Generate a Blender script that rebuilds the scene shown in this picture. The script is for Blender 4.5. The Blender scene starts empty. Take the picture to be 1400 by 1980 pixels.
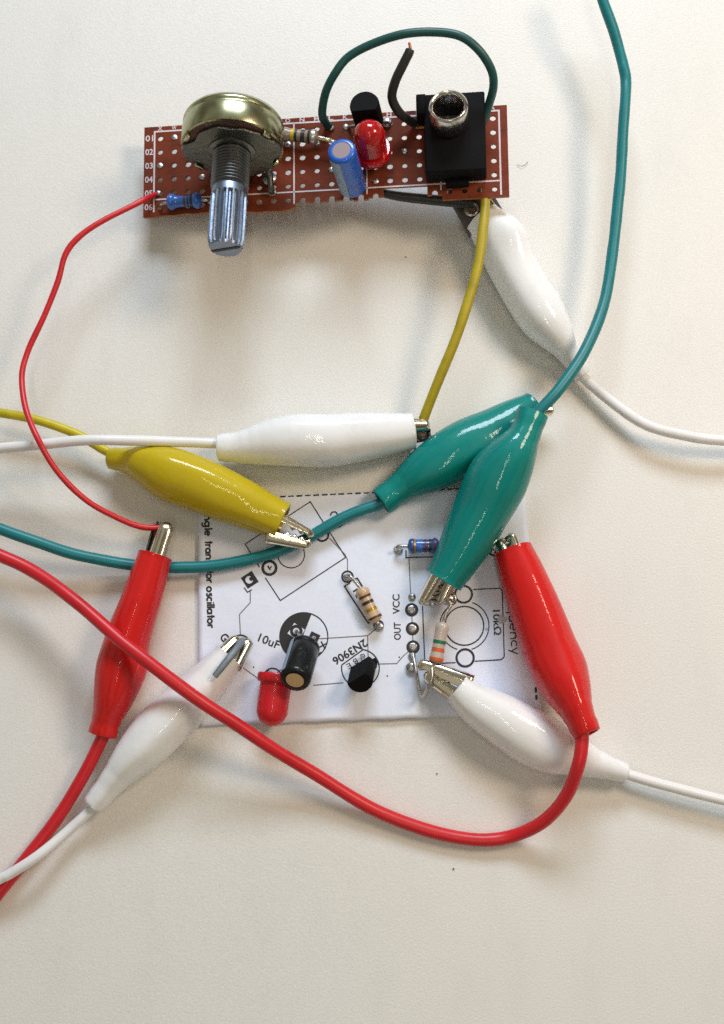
import bpy, bmesh, math, random
from mathutils import Vector, Matrix, noise
from mathutils.geometry import tessellate_polygon
random.seed(7)
R = math.radians
sc = bpy.context.scene
C = sc.collection

# ------------------------------------------------------------------ camera (1 unit = 1 cm)
sc.unit_settings.system = 'METRIC'; sc.unit_settings.scale_length = 0.01
F = 2300.0; PHI = R(11); D = 20.3
FWD = Vector((0, math.sin(PHI), -math.cos(PHI))); UP = Vector((0, math.cos(PHI), math.sin(PHI))); RT = Vector((1, 0, 0))
CAM = -FWD * D
cd = bpy.data.cameras.new('camera'); cam = bpy.data.objects.new('camera', cd); C.objects.link(cam)
cam.location = CAM; cam.rotation_euler = (PHI, 0, 0)
cd.sensor_fit = 'VERTICAL'; cd.sensor_height = 24; cd.lens = 24 * F / 1980
cd.clip_start = 0.1; cd.clip_end = 1000
sc.camera = cam

# ------------------------------------------------------------------ room light
w = bpy.data.worlds.new('World'); sc.world = w; w.use_nodes = True
nt = w.node_tree; bg = nt.nodes['Background']
tc = nt.nodes.new('ShaderNodeTexCoord'); sx = nt.nodes.new('ShaderNodeSeparateXYZ'); nt.links.new(tc.outputs['Generated'], sx.inputs[0])
nz = nt.nodes.new('ShaderNodeTexNoise'); nz.inputs['Scale'].default_value = 2.2; nz.inputs['Detail'].default_value = 3
nt.links.new(tc.outputs['Generated'], nz.inputs['Vector'])
rp = nt.nodes.new('ShaderNodeValToRGB'); nt.links.new(nz.outputs['Fac'], rp.inputs['Fac'])
rp.color_ramp.elements[0].position = .42; rp.color_ramp.elements[0].color = (.16, .14, .11, 1)
rp.color_ramp.elements[1].position = .60; rp.color_ramp.elements[1].color = (.80, .76, .62, 1)
nt.links.new(rp.outputs[0], bg.inputs['Color']); bg.inputs['Strength'].default_value = 0.42

def area(name, loc, target, sx_, sy_, power, col):
    l = bpy.data.lights.new(name, 'AREA'); l.shape = 'RECTANGLE'; l.size = sx_; l.size_y = sy_; l.energy = power; l.color = col
    o = bpy.data.objects.new(name, l); C.objects.link(o); o.location = loc
    o.rotation_euler = (Vector(target) - Vector(loc)).to_track_quat('-Z', 'Y').to_euler(); return o
area('window_light', (3, 44, 33), (0, 0, 0), 24, 13, 20500, (.75, .87, 1.0))
area('warm_lamp', (21, 11, 27), (8, 0, 0), 9, 9, 4900, (1.0, .79, .59))
area('ceiling_strip', (1, -12, 60), (0, 0, 0), 1.0, 40, 3000, (1.0, .92, .74))

vs = sc.view_settings; vs.view_transform = 'Standard'; vs.look = 'None'; vs.exposure = 0.20; vs.gamma = 1
sc.render.engine = 'CYCLES'; sc.cycles.use_denoising = False
sc.cycles.max_bounces = 8; sc.cycles.caustics_reflective = False; sc.cycles.caustics_refractive = False

# ------------------------------------------------------------------ helpers
def ray(px, py): return FWD + RT * ((px - 700) / F) + UP * ((990 - py) / F)
def P(px, py, z=0.0):
    d = ray(px, py); t = (z - CAM.z) / d.z
    return CAM + d * t
def S(px, py, z=0.0):       # cm per pixel there
    return (P(px, py, z) - CAM).dot(FWD) / F

def mat(name, col, rough=.5, metal=0, coat=0, trans=0, sss=0, bump=0, bscale=20, var=0, vscale=3, spec=.5, sheen=0, ior=1.5, grain=0, coord='Object'):
    m = bpy.data.materials.new(name); m.use_nodes = True; n = m.node_tree; b = n.nodes['Principled BSDF']
    b.inputs['Base Color'].default_value = (*col, 1); b.inputs['Roughness'].default_value = rough; b.inputs['Metallic'].default_value = metal
    b.inputs['Coat Weight'].default_value = coat; b.inputs['Coat Roughness'].default_value = .06
    b.inputs['Transmission Weight'].default_value = trans; b.inputs['Specular IOR Level'].default_value = spec; b.inputs['IOR'].default_value = ior
    if sss: b.inputs['Subsurface Weight'].default_value = sss; b.inputs['Subsurface Radius'].default_value = (1, .7, .5); b.inputs['Subsurface Scale'].default_value = .12
    t = n.nodes.new('ShaderNodeTexCoord')
    if bump:
        z = n.nodes.new('ShaderNodeTexNoise'); z.inputs['Scale'].default_value = bscale; z.inputs['Detail'].default_value = 3
        n.links.new(t.outputs[coord], z.inputs['Vector'])
        u = n.nodes.new('ShaderNodeBump'); u.inputs['Strength'].default_value = bump; u.inputs['Distance'].default_value = .02
        n.links.new(z.outputs['Fac'], u.inputs['Height']); n.links.new(u.outputs[0], b.inputs['Normal'])
        if coat: n.links.new(u.outputs[0], b.inputs['Coat Normal'])
    if var or grain:
        z = n.nodes.new('ShaderNodeTexNoise'); z.inputs['Scale'].default_value = vscale; z.inputs['Detail'].default_value = 4
        n.links.new(t.outputs[coord], z.inputs['Vector'])
        g = n.nodes.new('ShaderNodeTexNoise'); g.inputs['Scale'].default_value = 34; g.inputs['Detail'].default_value = 2
        n.links.new(t.outputs[coord], g.inputs['Vector'])
        m1 = n.nodes.new('ShaderNodeMath'); m1.operation = 'MULTIPLY_ADD'; n.links.new(z.outputs['Fac'], m1.inputs[0]); m1.inputs[1].default_value = var * 2; m1.inputs[2].default_value = 1 - var - grain
        m2 = n.nodes.new('ShaderNodeMath'); m2.operation = 'MULTIPLY_ADD'; n.links.new(g.outputs['Fac'], m2.inputs[0]); m2.inputs[1].default_value = grain * 2; n.links.new(m1.outputs[0], m2.inputs[2])
        x = n.nodes.new('ShaderNodeVectorMath'); x.operation = 'SCALE'; x.inputs[0].default_value = col; n.links.new(m2.outputs[0], x.inputs['Scale'])
        n.links.new(x.outputs[0], b.inputs['Base Color'])
    return m
M = {
 'table': mat('white_table', (.75, .74, .71), .42, bump=.3, bscale=30, var=.03, vscale=.4, grain=.13, spec=.3),
 'paper': mat('white_paper', (.79, .84, .97), .75, bump=1.0, bscale=1.6, var=.04, vscale=.6, grain=.08, spec=.2),
 'ink': mat('black_toner', (.018, .018, .022), .5, grain=.3, var=.2, vscale=8),
 'trace': mat('grey_toner', (.17, .16, .17), .7, grain=.3),
 'smudge': mat('grey_smudge', (.46, .46, .48), .8, var=.2, vscale=9),
 'vwhite': mat('white_vinyl', (.84, .85, .86), .5, coat=.7, bump=.14, bscale=12, spec=.2),
 'vred': mat('red_vinyl', (.60, .010, .009), .5, coat=.6, bump=.14, bscale=12, grain=.12, spec=.15),
 'vyellow': mat('yellow_vinyl', (.52, .40, .006), .5, coat=.6, bump=.14, bscale=12, grain=.08, spec=.15),
 'vgreen': mat('green_vinyl', (.0, .215, .195), .5, coat=.6, bump=.14, bscale=12, grain=.1, spec=.15),
 'wwhite': mat('white_wire', (.78, .78, .79), .38, grain=.03),
 'wred': mat('red_wire', (.60, .012, .02), .38, grain=.1),
 'wyellow': mat('yellow_wire', (.55, .46, .004), .4, grain=.08),
 'wyellow2': mat('stained_yellow_wire', (.42, .33, .01), .45, var=.35, vscale=2.5, grain=.08),
 'wgreen': mat('green_wire', (.0, .18, .20), .4, grain=.08, var=.12, vscale=2),
 'wgreen2': mat('dark_green_wire', (.008, .075, .07), .4, grain=.1),
 'wblack': mat('black_wire', (.022, .022, .022), .45, grain=.2),
 'chrome': mat('plated_steel', (.74, .68, .54), .16, 1, bump=.18, bscale=5),
 'darksteel': mat('shaded_steel', (.13, .115, .11), .4, .8, bump=.2, bscale=7, var=.2),  # jaw steel with its shade and dark reflections put into the colour
 'tin': mat('tinned_lead', (.5, .48, .45), .35, 1, bump=.5, bscale=14),
 'greytin': mat('dull_tinned_strip', (.22, .27, .31), .6, .5, bump=.6, bscale=12, var=.2, vscale=6),
 'solder': mat('solder', (.45, .45, .46), .35, 1, bump=.8, bscale=14),
 'board': mat('phenolic_board', (.185, .034, .012), .58, var=.25, vscale=2, grain=.12, spec=.2, bump=.15, bscale=20),
 'boardedge': mat('phenolic_edge', (.36, .15, .05), .7, var=.25, vscale=6, grain=.15, bump=.8, bscale=14),
 'silk': mat('white_silkscreen', (.72, .62, .66), .6, grain=.12),
 'brass': mat('yellow_zinc_can', (.42, .42, .25), .25, 1, bump=.15, bscale=2.5, var=.12, vscale=1.5),
 'plate': mat('dull_nickel_plate', (.17, .175, .155), .4, 1, bump=.5, bscale=9, var=.2, vscale=4),
 'bushing': mat('threaded_bushing', (.14, .145, .15), .35, 1, var=.15),
 'shaft': mat('aluminium_shaft', (.26, .31, .40), .4, 1, bump=.2, bscale=9, var=.1, vscale=5),
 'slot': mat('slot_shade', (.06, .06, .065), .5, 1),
 'pheno': mat('brown_wafer', (.10, .035, .025), .6, grain=.2),
 'bluecap': mat('blue_sleeve', (.004, .105, .54), .35, coat=.5, grain=.06),
 'blackcap': mat('black_sleeve', (.006, .007, .008), .4, coat=.3, grain=.15, spec=.2),
 'greycap': mat('blue_grey_stripe', (.24, .34, .46), .4, grain=.1, var=.2, vscale=9),
 'silver': mat('aluminium_top', (.30, .23, .25), .6, .1, grain=.06),
 'tanmetal': mat('tan_top', (.62, .44, .22), .6, .1, grain=.06),
 'led': mat('diffused_red_epoxy', (.58, .012, .020), .42, sss=.4, coat=.25, grain=.14, spec=.3),
 'ledclear': mat('clear_red_epoxy', (.80, .012, .015), .12, trans=.5, coat=.3, var=.1),
 'ledcup': mat('reflector_cup', (.55, .10, .06), .4, .3),
 'blackplastic': mat('black_plastic', (.005, .005, .006), .7, grain=.2, bump=.3, bscale=20, spec=.12),
 'barrel': mat('nickel_barrel', (.66, .62, .58), .22, 1, bump=.4, bscale=8, var=.15, vscale=5),
 'copper': mat('copper', (.50, .20, .08), .4, .8, var=.2),
 'beige': mat('beige_lacquer', (.56, .40, .24), .35, coat=.4, var=.1, vscale=8, grain=.08),
 'beige2': mat('pale_grey_lacquer', (.50, .42, .36), .35, coat=.4, var=.1, vscale=8),
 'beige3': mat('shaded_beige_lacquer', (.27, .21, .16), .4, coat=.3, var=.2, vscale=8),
 'blueres': mat('blue_lacquer', (.03, .14, .52), .3, coat=.5, grain=.1),
 'darkblue': mat('dark_blue_lacquer', (.02, .07, .24), .3, coat=.5, grain=.1),
 'bbrown': mat('brown_band', (.10, .03, .015), .4), 'bblack': mat('black_band', (.02, .02, .02), .4),
 'bgreen': mat('green_band', (.01, .16, .06), .4), 'borange': mat('orange_band', (.62, .12, .03), .4),
 'byellow': mat('yellow_band', (.60, .42, .01), .4), 'bgold': mat('gold_band', (.42, .25, .03), .35, .4), 'bsilver': mat('silver_band', (.6, .6, .6), .3, .8),
 'bred': mat('red_band', (.16, .02, .03), .4),
 'speck': mat('dark_crumb', (.05, .045, .04), .8), 'glue': mat('clear_glue', (.62, .60, .52), .3, trans=.3),
}

def link(name, me, m, parent=None, smooth=True):
    me.validate()
    o = bpy.data.objects.new(name, me); C.objects.link(o)
    for k in (m if isinstance(m, (list, tuple)) else [m]): me.materials.append(M[k])
    if smooth:
        for p in me.polygons: p.use_smooth = True
    if parent: o.parent = parent; o.matrix_parent_inverse = parent.matrix_basis.inverted()
    return o
def mesh(name, v, f, m, parent=None, smooth=True, mi=None):
    me = bpy.data.meshes.new(name); me.from_pydata([tuple(x) for x in v], [], f); me.update()
    o = link(name, me, m, parent, smooth)
    if mi:
        for p, i in zip(me.polygons, mi): p.material_index = i
    return o
def thing(name, loc, label, cat, group=None):
    o = bpy.data.objects.new(name, None); C.objects.link(o); o.location = loc; o.empty_display_size = .5
    o['label'] = label; o['category'] = cat
    if group: o['group'] = group
    return o
def creases(o, ang=35):
    me = o.data; bm = bmesh.new(); bm.from_mesh(me)
    for e in bm.edges:
        if len(e.link_faces) == 2 and e.calc_face_angle(0) > R(ang): e.smooth = False
    bm.to_mesh(me); bm.free()
def cr(p, t):            # Catmull-Rom through a list of tuples/Vectors, t in 0..len-1
    n = len(p) - 1; i = min(int(t), n - 1); u = t - i
    a = p[max(i - 1, 0)]; b = p[i]; c = p[i + 1]; d = p[min(i + 2, n)]
    return [0.5 * (2 * b[k] + (c[k] - a[k]) * u + (2 * a[k] - 5 * b[k] + 4 * c[k] - d[k]) * u * u + (3 * b[k] - a[k] - 3 * c[k] + d[k]) * u ** 3) for k in range(len(b))]
def tube(name, pts, r, m, parent=None, seg=8, sides=14, wob=0, sm=True, jit=0):
    """pts world points; r number or list"""
    if not isinstance(r, (list, tuple)): r = [r] * len(pts)
    q = [(*p, rr) for p, rr in zip(pts, r)]
    n = (len(q) - 1) * seg if sm else len(q) - 1
    path = [cr(q, k / seg) for k in range(n + 1)] if sm else q
    v, f = [], []; prev = None
    for k, a in enumerate(path):
        p = Vector(a[:3]) + (Vector((noise.noise(Vector(a[:3]) * .9), noise.noise(Vector(a[:3]) * .9 + Vector((9, 0, 0))), 0)) * jit if jit else Vector()); nx = Vector(path[min(k + 1, n)][:3]) - Vector(path[max(k - 1, 0)][:3]); nx.normalize()
        if prev is None: s = nx.cross(Vector((0, 0, 1))); s = s if s.length > .05 else nx.cross(Vector((1, 0, 0)))
        else: s = prev - nx * prev.dot(nx)
        s.normalize(); prev = s; t = nx.cross(s)
        rr = a[3] * (1 + (wob * noise.noise(p * 2.3) if wob else 0))
        for j in range(sides):
            an = 2 * math.pi * j / sides; v.append(p + (s * math.cos(an) + t * math.sin(an)) * rr)
    for k in range(n):
        for j in range(sides):
            j2 = (j + 1) % sides; f.append((k * sides + j, k * sides + j2, (k + 1) * sides + j2, (k + 1) * sides + j))
    f.append(tuple(range(sides))[::-1]); f.append(tuple(n * sides + j for j in range(sides)))
    return mesh(name, v, f, m, parent)
def pxpath(pts): return [P(*p) for p in pts]
def frame(o, ax, side=None):
    ax = Vector(ax).normalized(); s = Vector(side) if side else (Vector((0, 0, 1)) if abs(ax.z) < .9 else Vector((0, 1, 0)))
    x = (s - ax * s.dot(ax)).normalized(); y = ax.cross(x)
    return Matrix((( x.x, y.x, ax.x, o[0]), (x.y, y.y, ax.y, o[1]), (x.z, y.z, ax.z, o[2]), (0, 0, 0, 1)))
def lathe(name, prof, fr, m, parent=None, sides=28, knurl=None, cut=None, mi=None, ang=38):
    """prof list of (r, z) along frame's z axis"""
    v, f, mm = [], [], []
    for k, (r, z) in enumerate(prof):
        for j in range(sides):
            an = 2 * math.pi * j / sides; rr = r
            if knurl and k in knurl: rr = r * (1 - .07 * (j % 4 < 2))
            x, y = rr * math.cos(an), rr * math.sin(an)
            if cut is not None: x = max(x, cut)
            v.append(fr @ Vector((x, y, z)))
    for k in range(len(prof) - 1):
        for j in range(sides):
            j2 = (j + 1) % sides; f.append((k * sides + j, k * sides + j2, (k + 1) * sides + j2, (k + 1) * sides + j)); mm.append(mi[k] if mi else 0)
    if prof[0][0] > 1e-4: f.append(tuple(range(sides))[::-1]); mm.append(mi[0] if mi else 0)
    if prof[-1][0] > 1e-4: f.append(tuple((len(prof) - 1) * sides + j for j in range(sides))); mm.append(mi[-1] if mi else 0)
    o = mesh(name, v, f, m, parent, mi=mm); creases(o, ang); return o
def box(name, fr, x0, x1, y0, y1, z0, z1, m, parent=None, bev=.02):
    bm = bmesh.new(); bmesh.ops.create_cube(bm, size=1)
    for q in bm.verts: q.co = Vector(((x0 + x1) / 2 + q.co.x * (x1 - x0), (y0 + y1) / 2 + q.co.y * (y1 - y0), (z0 + z1) / 2 + q.co.z * (z1 - z0)))
    if bev: bmesh.ops.bevel(bm, geom=bm.edges[:], offset=bev, segments=2, affect='EDGES', profile=.5)
    bm.transform(fr); me = bpy.data.meshes.new(name); bm.to_mesh(me); bm.free()
    o = link(name, me, m, parent, smooth=True); creases(o, 50); return o

# ------------------------------------------------------------------ table
def streaks(m, amt, sc_, axis):
    n = m.node_tree; b = n.nodes['Principled BSDF']; lk = b.inputs['Base Color'].links; col = tuple(b.inputs['Base Color'].default_value)[:3]; src = lk[0].from_socket if lk else None
    t = n.nodes.new('ShaderNodeTexCoord'); mp = n.nodes.new('ShaderNodeMapping'); mp.inputs['Scale'].default_value = axis; n.links.new(t.outputs['Object'], mp.inputs[0])
    z = n.nodes.new('ShaderNodeTexNoise'); z.inputs['Scale'].default_value = sc_; z.inputs['Detail'].default_value = 5; z.inputs['Roughness'].default_value = .7; n.links.new(mp.outputs[0], z.inputs['Vector'])
    c = n.nodes.new('ShaderNodeMapRange'); c.inputs['From Min'].default_value = .5; c.inputs['From Max'].default_value = .75; c.inputs['To Min'].default_value = 1; c.inputs['To Max'].default_value = 1 - amt
    n.links.new(z.outputs['Fac'], c.inputs['Value']); x = n.nodes.new('ShaderNodeVectorMath'); x.operation = 'SCALE'; x.inputs[0].default_value = col
    if src: n.links.new(src, x.inputs[0])
    n.links.new(c.outputs[0], x.inputs['Scale']); n.links.new(x.outputs[0], b.inputs['Base Color'])
streaks(M['table'], .04, .7, (2.2, .7, 1)); streaks(M['paper'], .05, 1.1, (1, 1, 1)); streaks(M['board'], .5, 3.2, (1, 1.8, 1)); streaks(M['board'], .3, .8, (1, 1, 1)); streaks(M['brass'], .4, 2.0, (1, 1, 1))
for k_ in ('wred', 'wyellow2', 'wgreen', 'wwhite', 'wyellow'): streaks(M[k_], .22 if k_ != 'wwhite' else .1, 2.6, (1, 1, 1))
for k_ in ('vwhite', 'vred', 'vyellow', 'vgreen'): streaks(M[k_], .10, 1.6, (1, 1, 1))
def table():
    n = 60; v, f = [], []
    for i in range(n + 1):
        for j in range(n + 1):
            x = -30 + i; y = -30 + j
            v.append((x, y, .012 * noise.noise(Vector((x * .13, y * .13, 3))) - .006 if max(abs(x), abs(y)) < 29 else -.02))
    for i in range(n):
        for j in range(n): a = i * (n + 1) + j; f.append((a, a + n + 1, a + n + 2, a + 1))
    o = mesh('table_surface', v, f, 'table'); o['kind'] = 'structure'; o['label'] = 'smooth off-white table top'
table()
def speck(px, py, s, label, name='crumb'):
    bm = bmesh.new(); bmesh.ops.create_icosphere(bm, subdivisions=1, radius=s)
    for q in bm.verts: q.co = q.co * random.uniform(.5, .85); q.co.z *= .6
    me = bpy.data.meshes.new(name); bm.to_mesh(me); bm.free(); o = link(name, me, 'speck'); o.location = P(px, py, .01)
    o['label'] = label; o['category'] = 'crumb'; o['group'] = 'dark crumbs on the table'
speck(785, 497, .022, 'tiny dark crumb between the tilted potentiometer shaft and the yellow wire')
speck(845, 1496, .018, 'tiny dark crumb just above the sagging red cable loop')
speck(877, 1680, .026, 'largest dark crumb, below the red cable loop')
o = tube('hair_fibre', pxpath([(1000, 318, .02), (1008, 321, .03), (1016, 318, .02), (1021, 312, .02)]), .004, 'speck', sides=6)
o['label'] = 'short curled grey fibre on the table right of the brown board'; o['category'] = 'fibre'

# ------------------------------------------------------------------ test leads
def boot(name, st, m, parent, ridge=0, rang=90, bulge=None, power=1.95):
    """st: mouth -> neck stations (px, py, half width px, z centre, half height)"""
    v, f = [], []; N = 36; seg = 7; n = (len(st) - 1) * seg
    pts = []
    for a in st:
        c = P(a[0], a[1], a[3]); pts.append((c.x, c.y, c.z, a[2] * S(a[0], a[1], a[3]), a[4]))
    rings = [cr(pts, k / seg) for k in range(n + 1)]
    def tang(k): d = Vector(rings[min(k + 1, n)][:3]) - Vector(rings[max(k - 1, 0)][:3]); return d.normalized()
    seq = []
    for k in range(n + 1): seq.append((rings[k][:3], rings[k][3], rings[k][4], tang(k), 1))
    t0, tn = tang(0), tang(n)
    def ins(r, t, dist, sc_): return ([r[i] + t[i] * dist for i in range(3)], r[3] * sc_, r[4] * sc_, t, 0)
    head = [ins(rings[0], t0, .5, .6), ins(rings[0], t0, .05, .84), ins(rings[0], t0, -.008, .88), ins(rings[0], t0, -.012, .97)]
    tail = [ins(rings[n], tn, .012, .96), ins(rings[n], tn, .006, .86), ins(rings[n], tn, -.05, .8), ins(rings[n], tn, -.2, .5)]
    seq = head + seq + tail
    seq_k = []
    for c, hw, hz, t, flag in seq:
        if flag: seq_k.append(1)
        c = Vector(c); s = Vector((0, 0, 1)).cross(t).normalized(); u = t.cross(s).normalized()
        for j in range(N):
            an = 2 * math.pi * j / N; ca, sa = math.cos(an), math.sin(an)
            x = math.copysign(abs(ca) ** (2 / power), ca); z = math.copysign(abs(sa) ** (2 / power), sa)
            k = 1 + flag * ridge * math.exp(-((math.degrees(an) - rang) / 16) ** 2)
            p = c + (s * x * hw + u * z * hz) * k
            if flag:
                kk = (len(seq_k)); p += (s * x + u * z) * (.022 * noise.noise(p * 1.5) + (.012 if kk > n - 3 else 0) + (.010 if kk < 2 else 0) + (.007 if j in (0, N // 2) else 0)
                     + .016 * max(0, 1 - kk / n * 1.6) * (math.exp(-((math.degrees(an) - 55) / 9) ** 2) + math.exp(-((math.degrees(an) - 125) / 9) ** 2))
                     + .005 * math.sin(kk * 1.9 + 2 * sa) * math.exp(-((kk / n - .86) / .07) ** 2))
                if bulge:
                    d = (p - bulge[0]).length; p += (s * x * .3 + u * abs(z)) * bulge[2] * math.exp(-(d / bulge[1]) ** 2)
            p.z = max(p.z, .012); v.append(p)
    K = len(seq)
    for k in range(K - 1):
        for j in range(N):
            j2 = (j + 1) % N; f.append((k * N + j, k * N + j2, (k + 1) * N + j2, (k + 1) * N + j))
    o = mesh(name, v, f, m, parent); creases(o, 48); return o

def jaw(root, tip, w0, w1, h0, h1, roll, m, parent, teeth=5, tooth=.07, nose=.12):
    """channel-shaped sheet metal jaw from root to tip (world), back away from the teeth"""
    root, tip = Vector(root), Vector(tip); ax = (tip - root); L = ax.length; ax.normalize()
    s = Vector((0, 0, 1)).cross(ax).normalized(); u = ax.cross(s)
    q = Matrix.Rotation(R(roll), 3, ax); s, u = q @ s, q @ u
    n = teeth * 4; K = 12; v, f = [], []
    for i in range(n + 1):
        t = i / n; w_ = w0 + (w1 - w0) * t; h_ = h0 + (h1 - h0) * t
        if t > 1 - nose: e = (t - 1 + nose) / nose; h_ *= math.sqrt(max(1 - e * e * .9, .02)); w_ *= math.sqrt(max(1 - e * e * .75, .05))
        saw = [0, .5, 1, .5][i % 4] * tooth if .4 < t < .97 else 0
        for k in range(K + 1):
            an = math.pi * min(max(k - 1, 0), K - 2) / (K - 2); x = math.copysign(abs(math.cos(an)) ** .7, math.cos(an)) * w_; z = max(math.sin(an), 0) ** .7 * h_
            if k in (0, K): z = -saw - .012
            v.append(root + ax * (L * t) + s * x + u * z)
    for i in range(n):
        for k in range(K): a = i * (K + 1) + k; f.append((a, a + 1, a + K + 2, a + K + 1))
    o = mesh('jaw', v, f, m, parent); md = o.modifiers.new('thickness', 'SOLIDIFY'); md.thickness = .028; md.offset = 0; creases(o, 24); return o

def lead(base, label, boot_m, st, wire_m, wire, wr, jaws, ridge=.05, rang=90, bulge=None, power=1.95, wob=0):
    t = thing('test_lead', P(base[0], base[1], 0), label, 'clip lead', 'crocodile clip test leads')
    boot('insulating_boot', st, boot_m, t, ridge, rang, bulge, power)
    tube('wire', pxpath(wire), wr, wire_m, t, wob=max(wob, .045), jit=.03)
    for j in jaws:
        a, b = j[0], j[1]; jaw(P(*a), P(*b), *j[2:7], j[7] if len(j) > 7 else 'chrome', t, *(j[8:] if len(j) > 8 else ()))
    return t

# a: white, clipped under the brown board
t = lead((1045, 605), 'white clip lead gripping under the right end of the brown board', 'vwhite',
     [(932, 424, 35, .45, .34), (969, 472, 46, .46, .42), (1002, 536, 48, .47, .45), (1045, 605, 48, .46, .45), (1078, 652, 35, .40, .38), (1100, 685, 21, .32, .24), (1127, 724, 17, .24, .19)],
     'wwhite', [(1100, 700, .26), (1124, 727, .24), (1180, 775, .28), (1250, 820, .35), (1330, 843, .38), (1400, 852, .36), (1480, 858, .3)], .092,
     [((945, 442, .42), (893, 350, .42), .37, .34, .14, .13, 0, 'darksteel', 4, .03)], ridge=.03, rang=120,
     bulge=(P(1000, 440, .75), .42, .22))
lathe('rivet', [(.10, 0), (.13, .02), (.13, .045), (.10, .06), (.075, .05), (.07, -.01)], frame(P(911, 407, .585), (0, 0, 1)), 'tin', t)
tube('spring_rod', pxpath([(935, 372, .62), (948, 389, .66), (966, 412, .66)]), .035, 'chrome', t)
# b2: green, lying under the other green clip
t = lead((880, 875), 'green clip lead lying lower, running up to the right beneath the other', 'vgreen',
     [(1032, 790, 33, .36, .30), (1000, 809, 40, .40, .34), (955, 835, 48, .44, .38), (905, 862, 54, .47, .42), (860, 888, 51, .46, .42), (815, 915, 42, .40, .36), (775, 943, 30, .32, .26), (738, 970, 27, .30, .22)],
     'wgreen', [(800, 940, .3), (752, 967, .28), (680, 995, .25), (600, 1037, .22), (520, 1070, .2), (430, 1092, .2), (350, 1097, .2), (250, 1092, .25), (150, 1073, .4), (70, 1047, .55), (0, 1022, .6), (-70, 995, .6)], .098,
     [((1030, 795, .42), (1069, 793, .40), .12, .07, .12, .08, 0)], ridge=.06, rang=60)
# b1: green, upper
t = lead((950, 950), 'green clip lead lying on top, its clip pointing down to the blue resistor', 'vgreen',
     [(858, 1122, 37, .50, .34), (880, 1085, 43, .56, .38), (907, 1036, 51, .66, .42), (935, 980, 57, .80, .45), (962, 925, 59, .98, .45), (990, 880, 47, 1.12, .42), (1014, 840, 31, 1.18, .30), (1031, 797, 28, 1.22, .20)],
     'wgreen', [(1012, 835, 1.2), (1040, 797, 1.24), (1080, 752, 1.25), (1130, 680, 1.15), (1163, 600, 1.0), (1183, 500, .9), (1199, 350, .9), (1208, 200, 1.0), (1210, 156, 1.0), (1207, 134, 1.02), (1202, 112, 1.03), (1188, 60, 1.1), (1165, 0, 1.2), (1145, -70, 1.2)], .096,
     [((852, 1112, .55), (815, 1168, .42), .11, .085, .14, .08, 60, 'chrome', 4, .05), ((872, 1112, .46), (850, 1166, .36), .12, .09, .15, .10, -70, 'chrome', 3, .10)], ridge=.05, rang=62, wob=.09)
# c: white, middle, horizontal
t = lead((600, 852), 'white clip lead lying level across the middle, biting the end of the yellow wire', 'vwhite',
     [(798, 833, 35, .44, .36), (760, 838, 40, .46, .38), (720, 843, 44, .48, .41), (650, 850, 50, .5, .44), (600, 852, 51, .5, .45), (560, 853, 50, .5, .44), (520, 857, 44, .47, .40), (470, 864, 32, .44, .30), (423, 865, 25, .42, .22)],
     'wwhite', [(470, 860, .45), (422, 857, .45), (330, 855, .62), (200, 850, .95), (100, 857, .9), (0, 867, .8), (-70, 875, .75)], .088,
     [((780, 824, .5), (829, 822, .46), .13, .09, .15, .1, 10, 'chrome', 4, .05), ((780, 842, .42), (833, 838, .32), .14, .1, .16, .1, 170, 'darksteel', 4, .08)], ridge=.05, rang=118)
# d: yellow
t = lead((392, 939), 'yellow clip lead slanting onto the corner of the printed paper', 'vyellow',
     [(545, 1010, 37, .40, .34), (508, 992, 41, .42, .36), (464, 972, 46, .45, .40), (392, 939, 52, .48, .44), (328, 916, 52, .48, .45), (284, 899, 39, .44, .38), (250, 890, 27, .38, .27), (213, 885, 19, .34, .2)],
     'wyellow', [(240, 888, .34), (205, 872, .35), (150, 840, .38), (80, 815, .42), (0, 798, .42), (-70, 786, .4)], .08,
     [((528, 1000, .50), (607, 1035, .40), .12, .10, .13, .05, -78, 'chrome', 5, .06), ((520, 1024, .46), (604, 1052, .38), .11, .09, .22, .10, 100, 'chrome', 6, .06)], ridge=.06, rang=110)
# e: left red
t = lead((240, 1240), 'red clip lead at the left, biting the end of the thin red wire', 'vred',
     [(299, 1074, 33, .52, .33), (284, 1123, 36, .52, .36), (266, 1178, 39, .52, .38), (246, 1240, 44, .5, .42), (235, 1292, 49, .5, .45), (221, 1346, 39, .46, .38), (208, 1388, 28, .42, .28), (199, 1421, 26, .40, .20)],
     'wred', [(205, 1405, .4), (192, 1435, .38), (160, 1500, .3), (110, 1580, .2), (50, 1660, .16), (0, 1722, .16), (-50, 1785, .16)], .105,
     [((300, 1090, .62), (324, 1012, .58), .13, .11, .12, .08, 0, 'chrome', 4, .02, .2), ((292, 1090, .50), (313, 1010, .42), .13, .12, .1, .08, 180, 'darksteel', 4, .02, .2)], ridge=.05, rang=80)
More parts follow.
